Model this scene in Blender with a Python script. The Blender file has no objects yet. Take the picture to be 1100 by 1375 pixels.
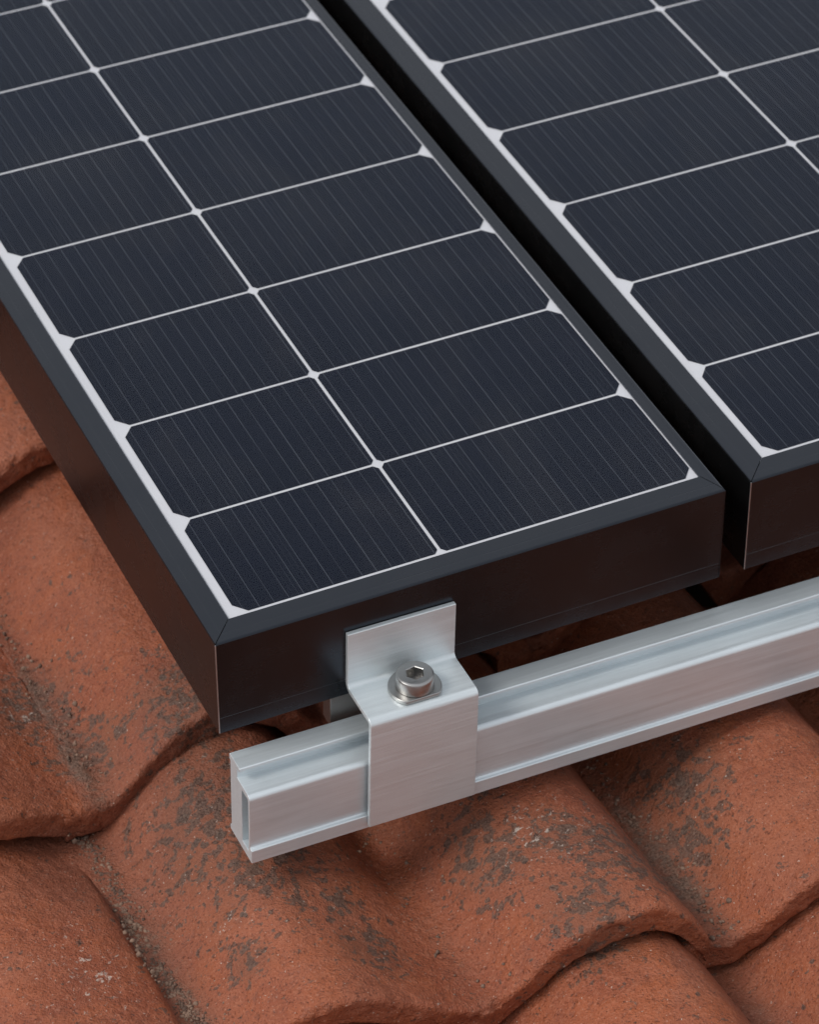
import bpy, bmesh, math, random
import numpy as np
from mathutils import Matrix, Vector, Euler

# ------------------------------------------------------------------ camera, sky, sun, exposure
S = 0.085                                  # metres per module row; all shapes below are written in rows
PITCH = math.radians(20)                   # slope of the roof
TILT = Matrix.Rotation(PITCH, 4, 'X')

scene = bpy.context.scene
col = scene.collection
CAM_POS = Vector((-5.52198539, -14.41243959, 13.67598847))
CAM_R = ((0.90827113, -0.41838088, -0.00099989), (-0.26910098, -0.58236324, -0.76709694), (0.3203564, 0.69700108, -0.64153042))
cam = bpy.data.cameras.new('camera')
cam.sensor_fit = 'HORIZONTAL'; cam.sensor_width = 36.0
cam.lens = 4638.0 * 36.0 / 1100.0
cam.clip_start = 0.05; cam.clip_end = 3000
cam.dof.use_dof = True; cam.dof.focus_distance = 20.7 * S; cam.dof.aperture_fstop = 20
camo = bpy.data.objects.new('camera', cam); col.objects.link(camo)
r, d, f = (Vector(v) for v in CAM_R)
m = Matrix((r, -d, -f)).transposed().to_4x4(); m.translation = CAM_POS * S
camo.matrix_world = TILT @ m
scene.camera = camo

SUN_EL, SUN_AZ = 46, 254                   # degrees; azimuth clockwise from +Y
world = bpy.data.worlds.new('World'); scene.world = world; world.use_nodes = True
wn = world.node_tree.nodes; wl = world.node_tree.links; wn.clear()
sky = wn.new('ShaderNodeTexSky'); sky.sky_type = 'NISHITA'; sky.sun_disc = False
sky.sun_elevation = math.radians(SUN_EL); sky.sun_rotation = math.radians(SUN_AZ)
sky.air_density = 1.0; sky.dust_density = 3.0; sky.ozone_density = 1.0
hs = wn.new('ShaderNodeHueSaturation'); hs.inputs['Saturation'].default_value = 0.42   # overcast: nearly grey sky
bg = wn.new('ShaderNodeBackground'); bg.inputs['Strength'].default_value = 0.1
wo = wn.new('ShaderNodeOutputWorld')
cl = wn.new('ShaderNodeMix'); cl.data_type = 'RGBA'; cl.inputs[0].default_value = 0.72    # an even layer of high cloud over the clear sky
cl.inputs[7].default_value = (7.5, 7.75, 8.15, 1)
wl.new(sky.outputs[0], hs.inputs['Color']); wl.new(hs.outputs[0], cl.inputs[6]); wl.new(cl.outputs[2], bg.inputs[0]); wl.new(bg.outputs[0], wo.inputs[0])

sun = bpy.data.lights.new('sun', 'SUN'); sun.energy = 1.5; sun.angle = math.radians(18); sun.color = (1, 0.97, 0.93)
suno = bpy.data.objects.new('sun', sun); col.objects.link(suno)
el, az = math.radians(SUN_EL), math.radians(SUN_AZ)
sd = Vector((math.sin(az) * math.cos(el), math.cos(az) * math.cos(el), math.sin(el)))
suno.rotation_euler = (-sd).to_track_quat('-Z', 'Y').to_euler()

vs = scene.view_settings
vs.view_transform = 'Standard'; vs.look = 'None'; vs.gamma = 1; vs.exposure = 0.2; vs.use_curve_mapping = False
scene.render.engine = 'CYCLES'
scene.cycles.transparent_max_bounces = 12; scene.cycles.max_bounces = 5; scene.cycles.diffuse_bounces = 2; scene.cycles.glossy_bounces = 3

random.seed(7); RNG = np.random.RandomState(11)

# ------------------------------------------------------------------ helpers
def meta(o, label=None, cat=None, group=None, kind=None):
    if label: o['label'] = label
    if cat: o['category'] = cat
    if group: o['group'] = group
    if kind: o['kind'] = kind
    return o

BASE = {}                                  # origin of each top-level object, in rows on the roof's own axes
def place(o, base, rot=(0, 0, 0)):
    BASE[o.name] = Vector(base)
    o.matrix_world = TILT @ Matrix.Translation(Vector(base) * S) @ Euler(rot).to_matrix().to_4x4()

def empty(name, base, rot=(0, 0, 0)):
    o = bpy.data.objects.new(name, None); o.empty_display_size = 0.02; col.objects.link(o); place(o, base, rot)
    return o

def mesh_data(name, verts, faces, mat, origin, smooth=False):
    me = bpy.data.meshes.new(name)
    v = (np.asarray(verts, float) - np.asarray(origin, float)) * S
    me.from_pydata(v.tolist(), [], faces)
    me.materials.append(mat); me.update()
    if smooth:
        me.polygons.foreach_set('use_smooth', [True] * len(me.polygons))
    return me

def part(name, verts, faces, mat, parent, smooth=False, origin=None):
    """a child mesh; verts in rows on the roof axes, origin defaults to the thing's base"""
    root = parent
    while root.parent: root = root.parent
    b = BASE[root.name]; org = Vector(origin) if origin is not None else b
    o = bpy.data.objects.new(name, mesh_data(name, verts, faces, mat, org, smooth)); col.objects.link(o)
    o.parent = parent
    off = (org - b) * S
    if parent is not root: off = off - parent.location
    o.location = off
    return o

def bevel(o, width, seg=2, angle=40):
    md = o.modifiers.new('bevel', 'BEVEL'); md.width = width * S; md.segments = seg
    md.limit_method = 'ANGLE'; md.angle_limit = math.radians(angle); md.harden_normals = True
    o.data.polygons.foreach_set('use_smooth', [True] * len(o.data.polygons))

def box(x0, x1, y0, y1, z0, z1):
    v = [(x, y, z) for z in (z0, z1) for y in (y0, y1) for x in (x0, x1)]
    return v, [(0, 2, 3, 1), (4, 5, 7, 6), (0, 1, 5, 4), (1, 3, 7, 5), (3, 2, 6, 7), (2, 0, 4, 6)]

def vnoise(x, y, z=0.0, seed=0):
    """smooth value noise in -1..1, vectorised"""
    x = np.asarray(x, float); y = np.asarray(y, float); z = np.broadcast_to(np.asarray(z, float), x.shape)
    xi, yi, zi = np.floor(x).astype(np.int64), np.floor(y).astype(np.int64), np.floor(z).astype(np.int64)
    xf, yf, zf = x - xi, y - yi, z - zi
    sm = lambda t: t * t * t * (t * (t * 6 - 15) + 10)
    u, v, w = sm(xf), sm(yf), sm(zf)
    def h(a, b, c):
        n = (a * 374761393 + b * 668265263 + c * 2147483647 + seed * 1442695041) & 0xffffffff
        n = ((n ^ (n >> 13)) * 1274126177) & 0xffffffff
        n = ((n ^ (n >> 16)) * 2246822519) & 0xffffffff
        return ((n ^ (n >> 15)) & 0xffff) / 32767.5 - 1.0
    r = 0
    for c, wc in ((0, 1 - w), (1, w)):
        for b, wb in ((0, 1 - v), (1, v)):
            for a, wa in ((0, 1 - u), (1, u)):
                r = r + h(xi + a, yi + b, zi + c) * wa * wb * wc
    return r

def fbm(x, y, z=0.0, seed=0, octaves=3):
    r, a, k = 0, 1.0, 1.0
    for i in range(octaves):
        r = r + a * vnoise(np.asarray(x) * k, np.asarray(y) * k, np.asarray(z) * k, seed + i * 17); a *= 0.5; k *= 2.03
    return r

# ------------------------------------------------------------------ materials
class NT:
    def __init__(self, name):
        self.mat = bpy.data.materials.new(name); self.mat.use_nodes = True
        self.t = self.mat.node_tree; self.n = self.t.nodes; self.l = self.t.links
        self.p = self.n['Principled BSDF']; self.out = self.n['Material Output']
    def set(self, **k):
        for a, v in k.items(): self.p.inputs[a.replace('_', ' ')].default_value = v
    def link(self, a, b): self.l.new(a, b)
    def node(self, t, **k):
        n = self.n.new(t)
        for a, v in k.items(): setattr(n, a, v)
        return n
    def coord(self, scale=(1, 1, 1), obj=None, rot=(0, 0, 0)):
        tc = self.node('ShaderNodeTexCoord')
        if obj: tc.object = obj
        mp = self.node('ShaderNodeMapping'); mp.inputs['Scale'].default_value = [s / S for s in scale]
        mp.inputs['Rotation'].default_value = rot
        self.link(tc.outputs['Object'], mp.inputs[0]); return mp.outputs[0]
    def noise(self, vec, scale, detail=4, rough=0.55, dist=0.0):
        n = self.node('ShaderNodeTexNoise'); n.inputs['Scale'].default_value = scale; n.inputs['Detail'].default_value = detail
        n.inputs['Roughness'].default_value = rough; n.inputs['Distortion'].default_value = dist
        self.link(vec, n.inputs['Vector']); return n.outputs['Fac']
    def ramp(self, fac, lo, hi, a=0.0, b=1.0):
        n = self.node('ShaderNodeMapRange'); n.interpolation_type = 'SMOOTHSTEP'
        for i, v in enumerate((lo, hi, a, b)): n.inputs[i + 1].default_value = v
        self.link(fac, n.inputs[0]); return n.outputs[0]
    def mth(self, op, a, b=None, clamp=False):
        n = self.node('ShaderNodeMath', operation=op); n.use_clamp = clamp
        for i, v in enumerate((a, b)):
            if v is None: continue
            if isinstance(v, (int, float)): n.inputs[i].default_value = v
            else: self.link(v, n.inputs[i])
        return n.outputs[0]
    def mix(self, fac, a, b, blend='MIX'):
        n = self.node('ShaderNodeMix', data_type='RGBA', blend_type=blend)
        for s, v in ((n.inputs[0], fac), (n.inputs[6], a), (n.inputs[7], b)):
            if isinstance(v, (int, float)): s.default_value = v
            elif isinstance(v, tuple): s.default_value = (*v, 1)
            else: self.link(v, s)
        return n.outputs[2]
    def bump(self, h, strength, dist, prev=None):
        n = self.node('ShaderNodeBump'); n.inputs['Strength'].default_value = strength; n.inputs['Distance'].default_value = dist * S
        self.link(h, n.inputs['Height'])
        if prev: self.link(prev, n.inputs['Normal'])
        return n.outputs[0]

def mat_aluminium(name, base, rough, metallic, brush=(2.0, 85, 85), bump=0.12):
    t = NT(name); v = t.coord(brush)
    a = t.noise(v, 1.0, 3, 0.6); v2 = t.coord((0.8, 40, 40)); b = t.noise(v2, 1.0, 3, 0.6); v3 = t.coord((1, 1, 1)); c = t.noise(v3, 2.2, 3, 0.6)
    k = t.mth('ADD', t.mth('MULTIPLY', a, 0.55), t.mth('MULTIPLY', b, 0.45))
    colr = t.mix(t.ramp(k, 0.3, 0.7), tuple(x * 0.93 for x in base), tuple(min(1, x * 1.04) for x in base))
    colr = t.mix(t.ramp(c, 0.35, 0.7, 0.0, 0.25), colr, tuple(x * 0.78 for x in base))
    t.link(colr, t.p.inputs['Base Color']); t.set(Metallic=metallic)
    t.link(t.ramp(k, 0.25, 0.75, rough - 0.08, rough + 0.1), t.p.inputs['Roughness'])
    t.link(t.bump(k, bump, 0.01), t.p.inputs['Normal'])
    return t.mat

def mat_black(name='black_anodised'):
    t = NT(name); v = t.coord((1.2, 1.2, 1.2)); n = t.noise(v, 2.0, 4, 0.6); g = t.noise(t.coord((3, 3, 60)), 1.0, 2)
    fine = t.noise(t.coord((90, 90, 90)), 1.0, 2)
    t.link(t.mix(t.ramp(n, 0.3, 0.7), (0.0036, 0.0036, 0.0037), (0.0056, 0.0054, 0.0054)), t.p.inputs['Base Color'])
    t.link(t.mth('ADD', t.ramp(n, 0.3, 0.75, 0.20, 0.28), t.mth('MULTIPLY', g, 0.06)), t.p.inputs['Roughness'])
    t.link(t.bump(fine, 0.05, 0.004), t.p.inputs['Normal'])
    t.set(Specular_IOR_Level=0.60, Specular_Tint=(0.70, 0.80, 1.0, 1))
    return t.mat

def mat_cell():
    t = NT('silicon_cell'); tc = t.node('ShaderNodeTexCoord'); sx = t.node('ShaderNodeSeparateXYZ'); t.link(tc.outputs['Object'], sx.inputs[0])
    x = t.mth('DIVIDE', sx.outputs[0], S); y = t.mth('DIVIDE', sx.outputs[1], S)
    oi = t.node('ShaderNodeObjectInfo')
    p = 0.0965
    fr = t.mth('FRACT', t.mth('DIVIDE', x, p)); dist = t.mth('MULTIPLY', t.mth('ABSOLUTE', t.mth('SUBTRACT', fr, 0.5)), p)
    bus = t.ramp(dist, 0.0010, 0.0032, 1.0, 0.0)
    mp = t.coord((0.35, 1.3, 1))
    vis = t.ramp(t.noise(t.coord((9, 0.9, 1)), 1.0, 2), 0.3, 0.65, 0.35, 1.0)
    # finer secondary wires
    fr2 = t.mth('FRACT', t.mth('DIVIDE', x, p / 3.0)); d2 = t.mth('MULTIPLY', t.mth('ABSOLUTE', t.mth('SUBTRACT', fr2, 0.5)), p / 3.0)
    fine = t.mth('MULTIPLY', t.ramp(d2, 0.001, 0.0035, 1.0, 0.0), t.ramp(t.noise(t.coord((3.5, 0.3, 1)), 1.0, 2), 0.5, 0.68, 0.0, 0.35))
    fing = t.noise(t.coord((6, 75, 1)), 1.0, 2, 0.6)
    tone = t.noise(mp, 1.3, 3, 0.6)
    base = t.mix(t.ramp(tone, 0.3, 0.7), (0.0020, 0.0030, 0.0090), (0.0032, 0.0044, 0.0120))
    base = t.mix(t.mth('MULTIPLY', oi.outputs['Random'], 0.5), base, (0.0045, 0.0055, 0.0115))
    base = t.mix(t.ramp(fing, 0.35, 0.75, 0.0, 0.5), base, (0.0065, 0.0078, 0.0140))
    w = t.mth('ADD', t.mth('MULTIPLY', t.mth('MULTIPLY', bus, vis), 0.62), t.mth('MULTIPLY', fine, 0.5), clamp=True)
    t.link(t.mix(w, base, (0.105, 0.112, 0.13)), t.p.inputs['Base Color'])
    t.set(Roughness=0.6, Specular_IOR_Level=0.02)
    return t.mat

def mat_backsheet():
    t = NT('white_backsheet'); n = t.noise(t.coord(), 3.0, 3)
    t.link(t.mix(n, (0.50, 0.50, 0.53), (0.58, 0.58, 0.60)), t.p.inputs['Base Color']); t.set(Roughness=0.6)
    return t.mat

def mat_glass():
    t = NT('textured_glass'); t.n.remove(t.p)
    fz = t.node('ShaderNodeFresnel'); fz.inputs['IOR'].default_value = 1.275
    ge = t.node('ShaderNodeNewGeometry'); k = t.mth('MULTIPLY', fz.outputs[0], t.mth('SUBTRACT', 1.0, ge.outputs['Backfacing']))
    tr = t.node('ShaderNodeBsdfTransparent'); gl = t.node('ShaderNodeBsdfGlossy'); gl.inputs['Color'].default_value = (0.80, 0.89, 1.0, 1)   # blue sheen of the anti-reflective coat
    rg = t.ramp(t.noise(t.coord((1, 1, 1)), 1.2, 4, 0.6), 0.3, 0.7, 0.24, 0.34)
    t.link(rg, gl.inputs['Roughness'])
    
    mx = t.node('ShaderNodeMixShader'); t.link(k, mx.inputs[0]); t.link(tr.outputs[0], mx.inputs[1]); t.link(gl.outputs[0], mx.inputs[2])
    df = t.node('ShaderNodeBsdfDiffuse'); df.inputs[0].default_value = (0.45, 0.42, 0.38, 1)             # a breath of dust
    du = t.ramp(t.noise(t.coord((1, 0.6, 1)), 1.4, 5, 0.7, 0.6), 0.42, 0.78, 0.0, 0.008)
    m2 = t.node('ShaderNodeMixShader'); t.link(du, m2.inputs[0]); t.link(mx.outputs[0], m2.inputs[1]); t.link(df.outputs[0], m2.inputs[2])
    t.link(m2.outputs[0], t.out.inputs[0])
    return t.mat

# dark lichen colonies (x, y, radius) and pale ones, where they grow on the roof
LICHEN = [(1.28, -.86, .30), (1.24, -.62, .22), (1.66, -.98, .26), (1.48, -.30, .12), (1.95, -1.25, .34), (2.2, -1.35, .30),
          (-.12, .22, .55), (-.05, -.25, .5), (-.42, -.95, .15), (.32, -1.15, .22), (.27, -.75, .16), (2.75, -.62, .34), (2.55, -1.0, .3),
          (-.75, 2.0, .35), (-.6, 1.35, .3), (0.0, 1.15, .35), (1.55, -1.6, .3)]
PALE = [(-.40, -.62, .11), (1.6, -.85, .33), (-1.3, -.6, .4), (-.9, 1.9, .3)]

def mat_tile(roof):
    t = NT('weathered_terracotta')
    v = t.coord((1, 1, 1), roof); oi = t.node('ShaderNodeObjectInfo')
    ge = t.node('ShaderNodeNewGeometry')
    big = t.noise(v, 0.9, 2, 0.6); mid = t.noise(v, 3.2, 3, 0.62, 0.4); fine = t.noise(v, 16, 3, 0.7); grit = t.noise(v, 60, 2, 0.7)
    streak = t.noise(t.coord((3.0, 0.55, 2.0), roof), 1.6, 5, 0.65, 0.5)
    c = t.mix(t.ramp(big, 0.34, 0.66), (0.240, 0.060, 0.025), (0.315, 0.096, 0.046))
    c = t.mix(t.ramp(mid, 0.42, 0.66, 0.0, 0.75), c, (0.325, 0.086, 0.031))
    c = t.mix(t.ramp(streak, 0.52, 0.74, 0.0, 0.6), c, (0.215, 0.076, 0.045))
    c = t.mix(t.ramp(fine, 0.50, 0.70, 0.0, 0.55), c, (0.36, 0.125, 0.066))
    c = t.mix(t.ramp(fine, 0.46, 0.30, 0.0, 0.55), c, (0.15, 0.050, 0.028))
    c = t.mix(t.mth('MULTIPLY', oi.outputs['Random'], 0.3), c, (0.20, 0.056, 0.028))
    c = t.mix(t.ramp(t.noise(v, 0.62, 3, 0.6), 0.46, 0.68, 0.0, 0.5), c, (0.170, 0.058, 0.036))
    c = t.mix(t.ramp(grit, 0.56, 0.72, 0.0, 0.5), c, (0.44, 0.19, 0.115))
    c = t.mix(t.ramp(grit, 0.44, 0.30, 0.0, 0.7), c, (0.085, 0.030, 0.018))
    # lichen colonies: irregular dark crusts gathered round the listed places and, sparsely, everywhere
    def patches(lst):
        acc = None
        for (x, y, rad) in lst:
            mp = t.node('ShaderNodeVectorMath', operation='MULTIPLY_ADD'); t.link(v, mp.inputs[0])
            mp.inputs[1].default_value = (1 / rad, 0.75 / rad, 0); mp.inputs[2].default_value = (-x / rad, -0.75 * y / rad, 0)
            ln = t.node('ShaderNodeVectorMath', operation='LENGTH'); t.link(mp.outputs[0], ln.inputs[0])
            q = t.mth('SUBTRACT', 1.0, t.mth('MULTIPLY', ln.outputs['Value'], 0.62), clamp=True)
            acc = q if acc is None else t.mth('MAXIMUM', acc, q)
        return acc
    pd = patches(LICHEN); sparse = t.ramp(t.noise(v, 1.7, 3), 0.46, 0.72, 0.05, 0.6)
    dens = t.mth('MAXIMUM', pd, sparse)
    wob = t.node('ShaderNodeTexNoise'); wob.inputs['Scale'].default_value = 14; wob.inputs['Detail'].default_value = 2; t.link(v, wob.inputs['Vector'])
    wv = t.node('ShaderNodeVectorMath', operation='MULTIPLY_ADD'); t.link(wob.outputs['Color'], wv.inputs[0]); wv.inputs[1].default_value = (0.075,) * 3; t.link(v, wv.inputs[2])
    def dots(scale, lo, gain):
        vo = t.node('ShaderNodeTexVoronoi'); vo.inputs['Scale'].default_value = scale; t.link(wv.outputs[0], vo.inputs['Vector'])
        sr = t.node('ShaderNodeSeparateColor'); t.link(vo.outputs['Color'], sr.inputs[0])
        rad = t.mth('MULTIPLY', t.mth('SUBTRACT', t.mth('ADD', sr.outputs[0], t.mth('MULTIPLY', dens, gain)), lo), 0.85)
        return t.ramp(t.mth('SUBTRACT', rad, vo.outputs['Distance']), 0.0, 0.10)
    l1 = dots(7.5, 0.97, 0.55); l2 = dots(17, 0.82, 0.72)
    cr = t.ramp(t.mth('ADD', t.noise(v, 12, 3, 0.66, 0.4), t.mth('MULTIPLY', pd, 0.20)), 0.645, 0.70); l1 = t.mth('MAXIMUM', l1, t.mth('MULTIPLY', cr, 0.85))
    lic = t.mth('MAXIMUM', l1, t.mth('MULTIPLY', l2, 0.9))
    c = t.mix(t.mth('MULTIPLY', t.ramp(t.mth('ADD', pd, t.mth('SUBTRACT', mid, 0.5)), 0.25, 0.8), 0.5), c, (0.155, 0.062, 0.036))
    lcol = t.mix(t.ramp(grit, 0.35, 0.65), (0.034, 0.024, 0.019), (0.105, 0.076, 0.058))
    c = t.mix(t.mth('MULTIPLY', lic, 0.84), c, lcol)
    pp = patches(PALE); k3 = t.mth('ADD', t.noise(v, 20, 5, 0.7, 0.5), t.mth('MULTIPLY', pp, 0.15))
    pal = t.ramp(k3, 0.70, 0.76); c = t.mix(t.mth('MULTIPLY', pal, 0.7), c, (0.50, 0.42, 0.36))
    wsp = t.ramp(t.noise(v, 46, 2, 0.5), 0.70, 0.74); c = t.mix(t.mth('MULTIPLY', wsp, 0.6), c, (0.55, 0.45, 0.38))
    # grey brown silt settled along the troughs (height attribute above the trough floor, written by the tile builder)
    at = t.node('ShaderNodeAttribute', attribute_name='trough'); sl = t.mth('ADD', at.outputs['Fac'], t.mth('MULTIPLY', t.mth('SUBTRACT', mid, 0.5), 0.9))
    sl = t.mth('ADD', sl, t.mth('MULTIPLY', t.mth('SUBTRACT', fine, 0.5), 0.9))
    c = t.mix(t.ramp(sl, 0.12, 0.75, 0.0, 0.42), c, (0.16, 0.066, 0.042))
    silt = t.mth('MULTIPLY', t.ramp(sl, 0.66, 1.1), 0.72); c = t.mix(silt, c, t.mix(t.ramp(grit, 0.35, 0.65), (0.075, 0.044, 0.030), (0.21, 0.135, 0.098)))
    t.link(c, t.p.inputs['Base Color'])
    t.link(t.ramp(fine, 0.3, 0.7, 0.50, 0.74), t.p.inputs['Roughness']); t.set(Specular_IOR_Level=0.36)
    pit = t.ramp(t.noise(v, 30, 3, 0.6), 0.36, 0.28, 0.0, -1.0)
    h = t.mth('ADD', t.mth('MULTIPLY', mid, 0.7), t.mth('ADD', t.mth('MULTIPLY', fine, 0.6), t.mth('MULTIPLY', grit, 0.34)))
    h = t.mth('ADD', h, t.mth('MULTIPLY', pit, 0.2))
    t.link(t.bump(h, 0.75, 0.05), t.p.inputs['Normal'])
    return t.mat

M_BLACK = mat_black(); M_CELL = mat_cell(); M_BACK = mat_backsheet(); M_GLASS = mat_glass()
M_RAIL = mat_aluminium('mill_aluminium', (0.70, 0.755, 0.78), 0.42, 0.55)
M_CLAMP = mat_aluminium('brushed_aluminium', (0.685, 0.738, 0.757), 0.40, 0.55, (3.2, 62, 62), 0.22)
M_STEEL = mat_aluminium('stainless_steel', (0.40, 0.395, 0.385), 0.34, 1.0, (14, 14, 30), 0.06)
M_HOOK = mat_aluminium('shade_toned_steel', (0.27, 0.26, 0.25), 0.38, 0.85)  # steel with the shade under the panel put into its base colour
M_EDGE = mat_aluminium('bare_cut_edge', (0.5, 0.5, 0.5), 0.35, 0.9)

# ------------------------------------------------------------------ roof: deck and clay tiles
tv, tf = box(-11, 15, -8.5, 17, -3.2, -3.05)
roof = bpy.data.objects.new('roof', None)
tmp = NT('roof_deck'); tmp.set(Roughness=0.9); tmp.link(tmp.mix(tmp.noise(tmp.coord((0.4, 6, 1)), 1.5, 5), (0.05, 0.035, 0.025), (0.12, 0.085, 0.06)), tmp.p.inputs['Base Color'])
roof = bpy.data.objects.new('roof', mesh_data('roof', tv, tf, tmp.mat, (0, 0, 0))); col.objects.link(roof); place(roof, (0, 0, 0))
meta(roof, kind='structure')
M_TILE = mat_tile(roof)

P = 1.6; THICK = 0.245; TW = 2 * P; X0 = -0.82; ZV = -2.05; DROP = 0.305; SHEAR = -0.10
PU = np.array([0, .10, .20, .33, .58, .80, 1.0, 1.12, 1.25, 1.33, 1.45, 1.53, 1.6])
PH = 1.07 * np.array([0, .012, .07, .18, .355, .43, .455, .447, .385, .31, .145, .035, 0])
PU2 = np.array([0, .10, .20, .40, .60, .75, .90, 1.02, 1.15, 1.28, 1.39, 1.49, 1.6])
PH2 = np.array([0, .02, .08, .20, .270, .285, .275, .262, .245, .218, .180, .115, 0])
PH4 = np.array([0, .02, .08, .20, .270, .280, .250, .200, .140, .085, .036, .008, 0])         # softer flank, dying out in the trough
PH3 = np.array([0, .02, .085, .25, .355, .365, .325, .265, .190, .120, .062, .022, 0])         # lower first roll
def _spline(PU, PH):
    # periodic Catmull-Rom through the measured section, tabulated
    k = len(PU) - 1; xs = np.linspace(0, P, 641); out = np.empty_like(xs)
    mm = np.empty(k + 1)
    for i in range(k + 1):
        a, b = (i - 1) % k, (i + 1) % k
        xa = PU[a] - (P if i == 0 or i == k and a > i else 0); xb = PU[b] + (P if b <= i % k or i == k else 0)
        if i == k: xa, xb = PU[k - 1], PU[1] + P
        if i == 0: xa, xb = PU[k - 1] - P, PU[1]
        mm[i] = (PH[b] - PH[a]) / (xb - xa)
    for j, x in enumerate(xs):
        i = min(int(np.searchsorted(PU, x, 'right')) - 1, k - 1); h = PU[i + 1] - PU[i]; q = (x - PU[i]) / h
        out[j] = (2*q**3 - 3*q**2 + 1) * PH[i] + (q**3 - 2*q**2 + q) * h * mm[i] + (-2*q**3 + 3*q**2) * PH[i + 1] + (q**3 - q**2) * h * mm[i + 1]
    return xs, out
SX, SH = _spline(PU, PH); SH2 = _spline(PU2, PH2)[1]; SH3 = _spline(PU2, PH3)[1]; SH4 = _spline(PU2, PH4)[1]
def section(u, kind='steep'):
    m_ = np.mod(u, P); a = np.interp(m_, SX, {'steep': SH, 'flat': SH2, 'soft': SH4, 'low': SH}[kind])
    return np.where(u < P, np.interp(m_, SX, SH3), a) if kind == 'low' else a

def tile_mesh(name, length, step, hi, seed, skew, kind='steep', back=None, drop=DROP, merge=False):
    """one double-roll clay tile; base = its front left corner (x of the groove, y of the front edge there, z of the trough)"""
    nx = 230 if hi else 60
    ue = TW - (0.015 if merge else 0.12)                # the rounded lip that laps over the next tile's groove
    u = np.linspace(-0.26, ue, nx)
    top = np.where(u < 0, 0.0, section(np.clip(u, 0, None), kind))
    rear = np.where(u < 0, 0.0, section(np.clip(u, 0, None), back or kind))        # hand-made: the section changes a little up the tile
    lip = np.clip((u - (ue - 0.06)) / 0.06, 0, 1); top = top - (0.01 if merge else 0.03) * lip ** 3; rear = rear - 0.01 * lip ** 3
    wt = np.clip((u - (TW - 0.42)) / 0.30, 0, 1); wt = wt * wt * (3 - 2 * wt)
    bot = top - THICK - (0.13 * np.clip((u - 0.7) / 0.9, 0, 1) if merge and kind == 'steep' else 0)
    bot = np.minimum(bot, top - 0.022)
    R = 0.06
    # the ring of points along the tile: (y, kind, t) ; kind 0 = height measured from the top, 1 = fraction of the front face
    ring = []
    ny = 170 if hi else 16
    q = np.linspace(1, 0, ny) ** 1.25
    for yy in R + (length - R) * q: ring.append((yy, 0, 0.0))
    for a in np.linspace(0, math.pi / 2, 9 if hi else 4)[1:]: ring.append((R - R * math.sin(a), 0, -R + R * math.cos(a)))
    for fq in np.linspace(0, 1, 12 if hi else 3)[1:]: ring.append((0.02 * fq, 1, fq))
    for yy in (0.06, 0.15, 0.4, 0.9, length): ring.append((yy, 2, 0.0))
    n = len(ring)
    yl = np.array([r_[0] for r_ in ring]); kd = np.array([r_[1] for r_ in ring]); tt = np.array([r_[2] for r_ in ring])
    U = np.repeat(u[:, None], n, 1); Y = np.repeat(yl[None], nx, 0); wy = np.clip((Y - 1.35) / 1.05, 0, 1) if kind == 'flat' else np.clip((Y - 0.5) / 1.6, 0, 1); wy = wy * wy * (3 - 2 * wy)
    ch = (rear - top)[:, None] * wy; T_ = top[:, None] + ch; B_ = bot[:, None] + ch
    RR = np.minimum(R, (T_ - B_) * 0.45)
    Z = np.where(kd[None] == 0, T_ + tt[None] / R * RR, np.where(kd[None] == 1, (T_ - RR) * (1 - tt[None]) + (B_ + 0.01) * tt[None], B_ + 0 * U))
    front = np.exp(-np.clip(Y, 0, None) / 0.09) * (kd[None] < 2)
    ZW = Z * 3
    # clay is hand uneven: slow waves, small dents, a rougher broken front lip
    dz = 0.010 * fbm(U * 0.9 + seed * 3.1, Y * 0.7, 0.0, seed, 2) + 0.006 * fbm(U * 4.5, Y * 3.2, 0.0, seed + 5, 3)
    dz = dz + 0.0035 * fbm(U * 14, Y * 12, ZW * 4, seed + 9, 2)
    dy = front * (0.022 * fbm(U * 2.1, ZW * 0.6, 0.0, seed + 21, 3) + 0.009 * fbm(U * 11, ZW * 3.5, 0.0, seed + 31, 3))
    chip = np.clip(fbm(U * 7.0, Y * 6, ZW * 2, seed + 41, 3) - 0.40, 0, 1) * front * 0.05
    Z = Z + np.where(kd[None] < 2, dz, 0) - chip * (kd[None] == 0); Y2 = Y + dy + chip * 0.6
    Z = Z - drop * (Y / step)
    X = U + front * 0.006 * fbm(U * 9, Y * 9, ZW, seed + 51, 2)
    Y2 = Y2 + skew * U + 0.014 * np.clip(-U / 0.05, 0, 1) * front
    verts = np.stack([X, Y2, Z], -1).reshape(-1, 3)
    idx = np.arange(nx * n).reshape(nx, n)
    a = idx[:-1, :]; b = idx[1:, :]; a2 = np.roll(a, -1, 1); b2 = np.roll(b, -1, 1)
    faces = np.stack([a, a2, b2, b], -1).reshape(-1, 4).tolist()
    faces.append(idx[0][::-1].tolist()); faces.append(idx[-1].tolist())
    me = mesh_data(name, verts, faces, M_TILE, (0, 0, 0), True)
    # silt mask: 1 on the floor of the interlocking groove, less in the plain trough; only where rain would leave it
    g = np.exp(-((np.where(u < 0.5, u, 9) - 0.0) / 0.15) ** 2) + 0.55 * np.exp(-((u - P - 0.02) / 0.16) ** 2)
    g = np.repeat(g[:, None], n, 1) * (kd[None] == 0) * (0.75 + 0.25 * vnoise(U * 2, Y * 1.5, 0.0, seed + 3))
    at = me.attributes.new('trough', 'FLOAT', 'POINT'); at.data.foreach_set('value', g.reshape(-1).astype(np.float32))
    return me

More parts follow.
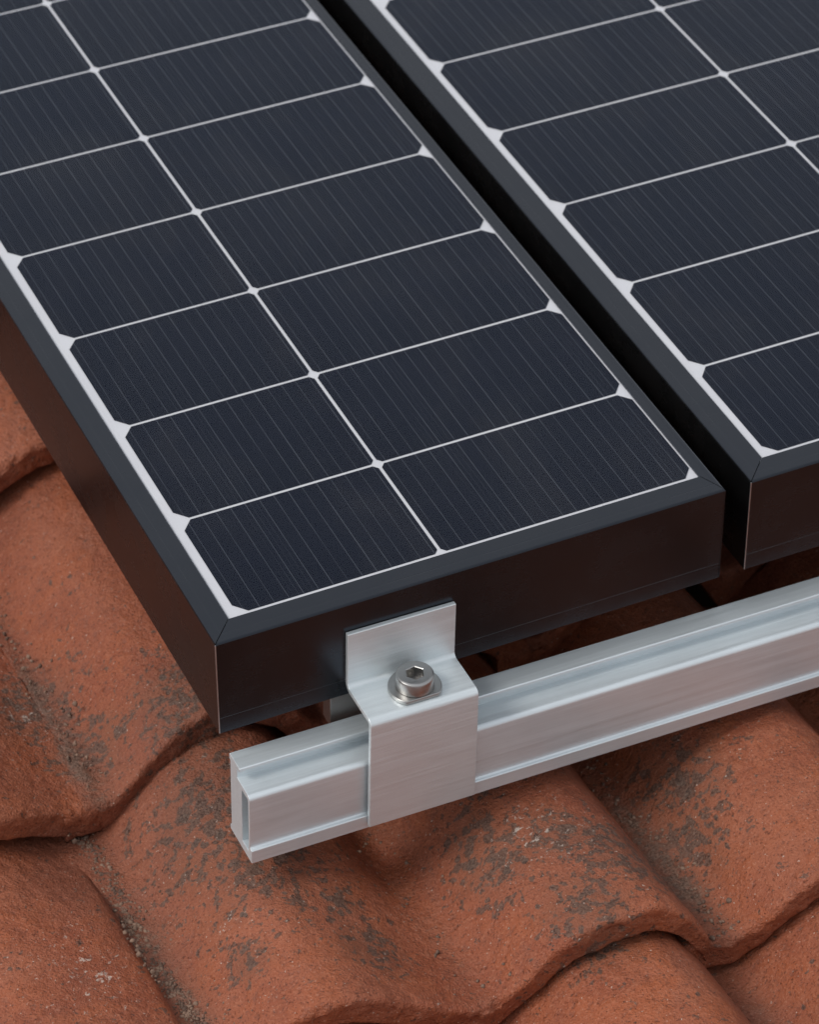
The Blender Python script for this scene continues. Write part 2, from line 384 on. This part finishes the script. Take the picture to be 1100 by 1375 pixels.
COURSES = [(-6.67, 2.54, -.1), (-4.13, 2.54, -.1), (-1.59, 2.45, -.1), (0.84, 3.1, .07), (3.95, 2.6, 0), (6.55, 2.6, 0), (9.15, 2.6, 0), (11.75, 2.6, 0), (14.35, 2.6, 0)]   # y of the front edge, step, skew
KIND = {(1, -1): ('flat', None), (2, -1): ('flat', 'soft'), (3, -1): ('soft', None), (4, -1): ('soft', None), (2, 0): ('low', 'steep'), (1, 0): ('low', None)}   # section at the front, at the back
low = {}
for ci, (yc, step, skew) in enumerate(COURSES):
    for j in range(-3, 5):
        x = X0 + TW * j
        hi = ci in (1, 2, 3, 4) and j in (-1, 0, 1)
        rnd = random.Random(ci * 31 + j)
        if hi: me = tile_mesh('roof_tile', step + (0.85 if ci == 2 else 0.4), step, True, ci * 10 + j + 3, skew, *KIND.get((ci, j), ('steep', None)), 0.262 if ci == 2 else DROP, ci == 3)
        else:
            key = (step, skew, ci == 2, (ci + j) % 2)
            if key not in low: low[key] = tile_mesh('roof_tile', step + (0.85 if ci == 2 else 0.4), step, False, 70 + len(low), skew, 'steep', None, 0.262 if ci == 2 else DROP)
            me = low[key]
        o = bpy.data.objects.new('roof_tile', me); col.objects.link(o); o.parent = roof
        jy = 0 if hi else rnd.uniform(-.03, .03)
        o.location = Vector((x + (0.12 if ci == 3 else 0), yc + skew * (x + 0.75) + jy, ZV + ((-0.035 if j == -1 and ci == 2 else 0) if hi else rnd.uniform(-.006, .006)))) * S

# ------------------------------------------------------------------ solar panels
H = 0.723
def frame_rail(parent, a, b, inward, wa, wb, wt, name='frame_rail'):
    """one mitred frame extrusion from a to b (outer corners, z = 0); inward = unit vector to the panel's middle;
       wa, wb = how far the mitre runs at each end for a full top width wt"""
    a, b, inw = Vector(a), Vector(b), Vector(inward); dr = (b - a).normalized()
    sec = [(0.0052, -H), (0.0052, -0.604), (0.004, -0.600), (0.004, -0.012), (0.008, -0.003), (0.016, 0.0), (wt * 0.40, 0.0), (wt * 0.42, -0.0010),
           (wt * 0.44, 0.0), (wt - 0.006, 0.0), (wt, -0.006), (wt, -0.055), (0.03, -0.055), (0.03, -H + 0.03), (0.30, -H + 0.03), (0.30, -H)]
    gap = 0.0035
    v = []
    for e, w_, sgn in ((a, wa, 1), (b, wb, -1)):
        for (w, z) in sec:
            p = e + inw * w + dr * sgn * (w * w_ / wt + gap); v.append((p.x, p.y, z))
    n = len(sec); faces = [(i, (i + 1) % n, n + (i + 1) % n, n + i) for i in range(n)]
    faces += [list(range(n))[::-1], list(range(n, 2 * n))]
    o = part(name, v, faces, M_BLACK, parent)
    bm = bmesh.new(); bm.from_mesh(o.data); bmesh.ops.recalc_face_normals(bm, faces=bm.faces); bm.to_mesh(o.data); bm.free()
    return o

def panel(label, xo, yo, cols, rows, widths, inner):
    """xo = (left, right) outer edges, yo = (front, back); cols = list of (x0, x1); rows = list of row lines"""
    wl, wr, wf = widths
    root = empty('solar_panel', (xo[0], yo[0], -H)); meta(root, label, 'solar panel', 'solar panels on the roof')
    A, B, C, D = (xo[0], yo[0], 0), (xo[1], yo[0], 0), (xo[1], yo[1], 0), (xo[0], yo[1], 0)
    frame_rail(root, A, B, (0, 1, 0), wl, wr, wf)
    frame_rail(root, A, D, (1, 0, 0), wf, wf, wl)
    frame_rail(root, B, C, (-1, 0, 0), wf, wf, wr)
    frame_rail(root, D, C, (0, -1, 0), wl, wr, wf)
    for (cx, cy) in ((xo[0], yo[0]), (xo[1], yo[0])):                # bare metal of the corner key in the mitre seam
        s = 1 if cx == xo[0] else -1
        xa, xb = cx + s * 0.0025, cx + s * 0.0078
        v, fc = box(min(xa, xb), max(xa, xb), cy + 0.002, cy + 0.0085, -H + 0.004, -0.010)
        e = part('corner_seam', v, fc, M_EDGE if s > 0 else M_BLACK, root)
    ix0, ix1, iy0, iy1 = xo[0] + wl - 0.03, xo[1] - wr + 0.03, yo[0] + wf - 0.03, yo[1] - wf + 0.03
    v, fc = box(ix0, ix1, iy0, iy1, -0.040, -0.018); back = part('backsheet', v, fc, M_BACK, root)
    v, fc = box(ix0 + 0.002, ix1 - 0.002, iy0 + 0.002, iy1 - 0.002, -0.0115, -0.006); part('glass', v, fc, M_GLASS, root)
    gr = 0.0115
    for ri in range(len(rows) - 1):
        y0, y1 = rows[ri] + gr, rows[ri + 1] - gr
        if ri == 0: y0 = 0.036
        for k, (x0, x1, c0, c1) in enumerate(cols):
            pts = [(x0 + c0 * .85, y0), (x1 - c1 * .85, y0), (x1, y0 + c1), (x1, y1 - c1), (x1 - c1 * .85, y1), (x0 + c0 * .85, y1), (x0, y1 - c0), (x0, y0 + c0)]
            vv = [(x, y, -0.0175) for x, y in pts] + [(x, y, -0.0135) for x, y in pts]
            ff = [list(range(8))[::-1], list(range(8, 16))] + [(i, (i + 1) % 8, 8 + (i + 1) % 8, 8 + i) for i in range(8)]
            part('solar_cell', vv, ff, M_CELL, root, origin=(x0, y0, -0.0175))
    return root

LR = [-.004, .975, 1.985, 2.997, 4.007, 5.007, 5.99, 7.0] + [8.0 + i for i in range(6)]
RR_ = [.004, 1.003, 2.013, 3.02, 4.015, 5.0, 5.97, 6.95] + [7.95 + i for i in range(6)]
panel('black framed solar panel held by the metal clamp, two narrow cell columns fully in view', (-.249, 3.187), (-.185, 13.2),
      [(-.014, 1.318, .085, .032), (1.341, 3.086, .032, .080)], LR, (.168, .088, .190), None)
panel('black framed solar panel behind the narrow gap, cut off by the picture edge', (3.361, 7.75), (-.185, 13.2),
      [(3.608, 5.457, .085, .032), (5.480, 7.46, .032, .085)], RR_, (.186, .18, .19), None)

# ------------------------------------------------------------------ mounting rail
RT = math.radians(1.15)                     # the rail sags a touch to the right
def rail():
    x0, x1 = -0.205, 12.0
    base = (x0, -0.512, -1.53)
    o_outer = [(-0.185, -1.535), (-0.185, -1.500), (-0.205, -1.485), (-0.205, -0.945), (-0.190, -0.935), (-0.190, -0.898), (-0.196, -0.892),
               (-0.346, -0.892), (-0.352, -0.898), (-0.352, -0.920), (-0.310, -0.924), (-0.310, -0.998)]
    o_outer += [(-0.468, -0.998)] + [(-0.468 - 0.036 * math.sin(a), -1.034 + 0.036 * math.cos(a)) for a in np.linspace(0.2, math.pi / 2, 7)]
    o_outer += [(-0.504, -1.281), (-0.5000, -1.2815), (-0.5000, -1.420), (-0.507, -1.428), (-0.522, -1.431), (-0.526, -1.436), (-0.526, -1.535)]
    o_in = [(-0.378, -1.470), (-0.378, -1.050), (-0.392, -1.036), (-0.468, -1.036), (-0.480, -1.050), (-0.480, -1.470)]
    bm = bmesh.new()
    def ring(pts, x): return [bm.verts.new(((x - base[0]) * S, (y - base[1]) * S, (z - base[2]) * S)) for y, z in pts]
    A, B = ring(o_outer, x0), ring(o_outer, x1); C_, D_ = ring(o_in, x0), ring(o_in, x1)
    def walls(p, q, flip):
        n = len(p)
        for i in range(n):
            fcv = (p[i], p[(i + 1) % n], q[(i + 1) % n], q[i]); bm.faces.new(fcv[::-1] if flip else fcv)
    walls(A, B, False); walls(C_, D_, True)
    for p, q in ((A, C_), (B, D_)):
        es = []
        for rr in (p, q):
            for i in range(len(rr)):
                e = bm.edges.get((rr[i], rr[(i + 1) % len(rr)])); es.append(e)
        bmesh.ops.triangle_fill(bm, use_beauty=True, use_dissolve=False, edges=es)
    bmesh.ops.recalc_face_normals(bm, faces=bm.faces)
    me = bpy.data.meshes.new('mounting_rail'); bm.to_mesh(me); bm.free(); me.materials.append(M_RAIL)
    o = bpy.data.objects.new('mounting_rail', me); col.objects.link(o); place(o, base, (0, RT, 0))
    bevel(o, 0.0035, 2, 25)
    meta(o, 'silver aluminium mounting rail with hollow cut end, running below the panels over the tiles', 'mounting rail')
rail()

# ------------------------------------------------------------------ end clamp with its bolt
def clamp():
    x0, x1 = 0.566, 1.290
    root = empty('end_clamp', (0.6, -0.53, -1.51), (0, RT, 0))
    meta(root, 'bent brushed metal end clamp with hex socket bolt, gripping panel edge and rail', 'clamp')
    th = 0.034; ri = 0.028
    # centre line of the folded strip in (y, z): up the panel's edge, forward over the rail, down its face
    yp, zs, yf_ = -0.2005, -0.648, -0.551
    cl = [(yp, -0.213)]
    R1 = 0.055
    for a in np.linspace(0, math.pi / 2, 8): cl.append((yp - R1 + R1 * math.cos(a), zs + R1 - R1 * math.sin(a)))
    R2 = 0.030
    for a in np.linspace(0, math.pi / 2, 8): cl.append((yf_ + R2 - R2 * math.sin(a), zs - R2 + R2 * math.cos(a)))
    cl.append((yf_, -1.512))
    # first bend turns the other way: its centre lies in front of the plate, above the shelf
    cl2 = []
    for i, (y, z) in enumerate(cl):
        p = Vector(cl[max(i - 1, 0)]); q = Vector(cl[min(i + 1, len(cl) - 1)]); tdir = (q - p).normalized(); nrm = Vector((-tdir.y, tdir.x))
        cl2.append((Vector((y, z)) + nrm * th / 2, Vector((y, z)) - nrm * th / 2))
    loop = [a for a, b in cl2] + [b for a, b in cl2[::-1]]
    n = len(loop)
    v = [(x, p.x, p.y) for x in (x0, x1) for p in loop]
    m_ = len(cl2); fc = [(i, (i + 1) % n, n + (i + 1) % n, n + i) for i in range(n)]
    for s in range(m_ - 1):                                          # end caps as strips
        a, b, c, d_ = s, s + 1, n - 2 - s, n - 1 - s
        fc.append((a, d_, c, b)); fc.append((n + a, n + b, n + c, n + d_))
    o = part('bracket', v, fc, M_CLAMP, root)
    bm = bmesh.new(); bm.from_mesh(o.data); bmesh.ops.recalc_face_normals(bm, faces=bm.faces); bm.to_mesh(o.data); bm.free()
    bevel(o, 0.006, 2, 50)
    # hook of the clamp reaching under the panel's frame
    prof = [(-0.165, -0.738), (-0.165, -0.965), (-0.14, -1.005), (-0.075, -1.005), (-0.05, -0.965), (-0.05, -0.738)]
    v = [(x, y, z) for x in (0.475, 0.82) for y, z in prof]; k = len(prof)
    v = [(x + (0.018 if z < -0.98 and i < k else 0), y, z) for i, (x, y, z) in enumerate(v)]
    fc = [(i, (i + 1) % k, k + (i + 1) % k, k + i) for i in range(k)] + [list(range(k))[::-1], list(range(k, 2 * k))]
    o = part('clamp_hook', v, fc, M_HOOK, root)
    bm = bmesh.new(); bm.from_mesh(o.data); bmesh.ops.recalc_face_normals(bm, faces=bm.faces); bm.to_mesh(o.data); bm.free()
    bevel(o, 0.008, 2)
    # washer with one flat side
    cx, cy, zt = 0.937, -0.394, zs + th / 2
    pts = []; rw = 0.166; yfl = cy - 0.124
    for a in np.linspace(0, 2 * math.pi, 72, endpoint=False):
        x, y = cx + rw * math.cos(a), cy + rw * math.sin(a); pts.append((x, max(y, yfl)))
    k = len(pts); v = [(x, y, zt + 0.001) for x, y in pts] + [(x, y, zt + 0.031) for x, y in pts]
    fc = [list(range(k))[::-1], list(range(k, 2 * k))] + [(i, (i + 1) % k, k + (i + 1) % k, k + i) for i in range(k)]
    w = part('washer', v, fc, M_STEEL, root); bevel(w, 0.006, 2, 50)
    # socket head bolt: lathe with a chamfered rim and a hexagonal recess
    zb = zt + 0.0315; hh = 0.098; rh = 0.119; N = 72
    rot0 = math.radians(12)
    def circ(rad, z): return [(cx + rad * math.cos(2 * math.pi * i / N), cy + rad * math.sin(2 * math.pi * i / N), z) for i in range(N)]
    def hexa(rad, z):
        out = []
        for i in range(N):
            a = 2 * math.pi * i / N; b = ((a - rot0) % (math.pi / 3)) - math.pi / 6; rr = rad * math.cos(math.pi / 6) / math.cos(b)
            out.append((cx + rr * math.cos(a), cy + rr * math.sin(a), z))
        return out
    rings = [circ(rh - 0.004, zb), circ(rh, zb + 0.004), circ(rh, zb + hh - 0.016), circ(rh - 0.004, zb + hh - 0.007), circ(rh - 0.013, zb + hh - 0.001), circ(rh - 0.02, zb + hh),
             hexa(0.064, zb + hh), hexa(0.059, zb + hh - 0.004), hexa(0.058, zb + hh - 0.08)]
    v = [p for r_ in rings for p in r_]; fc = [list(range(N))[::-1]]
    for s in range(len(rings) - 1): fc += [(s * N + i, s * N + (i + 1) % N, (s + 1) * N + (i + 1) % N, (s + 1) * N + i) for i in range(N)]
    b = part('bolt', v, fc, M_STEEL, root)
    fl = [p for p in hexa(0.058, zb + hh - 0.0795)]
    part('hex_socket', fl, [list(range(N))], M_HOOK, b)  # darker steel than the bolt: the recess's shade painted on the floor
    sm = b.data; sm.polygons.foreach_set('use_smooth', [True] * len(sm.polygons)); sm.set_sharp_from_angle(angle=math.radians(28))
clamp()

# ------------------------------------------------------------------ grit lying in the tile grooves
def grit():
    mt = NT('grit'); oi = mt.noise(mt.coord(), 9, 3); mt.link(mt.mix(mt.ramp(oi, 0.35, 0.65), (0.095, 0.056, 0.040), (0.24, 0.150, 0.105)), mt.p.inputs['Base Color']); mt.set(Roughness=0.9)
    bm = bmesh.new(); bmesh.ops.create_icosphere(bm, subdivisions=1, radius=1.0)
    iv = np.array([v.co for v in bm.verts]); fi = [[v.index for v in f_.verts] for f_ in bm.faces]; bm.free()
    V, F = [], []; rg = np.random.RandomState(5)
    def put(xc, ya, yb, n, spread, base_y, lift=0.0):
        for _ in range(n):
            y = rg.uniform(ya, yb); x = xc + rg.normal(0, spread) + 0.025 * math.sin(y * 4.1)
            yl = y - (base_y + (SHEAR if base_y < 0 else 0.07) * (x + 0.75))
            if yl < 0.03: continue
            u = (x - X0) % TW; hz = float(section(np.array([u]))[0]) if u < TW - 0.1 else 0.0
            z = ZV - (0.262 * yl / 2.45 if base_y < 0 else DROP * yl / 3.1) + hz + lift
            rad = min(0.017, 0.0046 * math.exp(rg.normal(0.25, 0.55)))
            A = iv * rad * rg.uniform(0.6, 1.25, 3) * (1 + 0.22 * rg.normal(size=(len(iv), 1)))
            a = rg.uniform(0, 6.28); ca, sa = math.cos(a), math.sin(a); A = A @ np.array([[ca, -sa, 0], [sa, ca, 0], [0, 0, 1]])
            b = len(V); V.extend((A + (x, y, z + rad * 0.05)).tolist()); F.extend([[q + b for q in f_] for f_ in fi])
    put(X0 - 0.035, -1.6, 0.95, 2000, 0.034, -1.59)
    put(X0 + 0.05, -1.6, 0.2, 260, 0.09, -1.59)
    put(X0 + TW + 0.05, -1.9, 0.3, 420, 0.05, -1.59)
    put(X0 + 0.16, 1.0, 3.6, 260, 0.05, 0.84)
    put(X0 + P + 0.05, -1.7, 0.2, 90, 0.09, -1.59)
    o = bpy.data.objects.new('grit', mesh_data('grit', V, F, mt.mat, (0, 0, 0), True)); col.objects.link(o); place(o, (0, 0, 0))
    meta(o, 'grey brown grit and crumbs lying in the grooves between roof tiles', 'grit', kind='stuff')
grit()
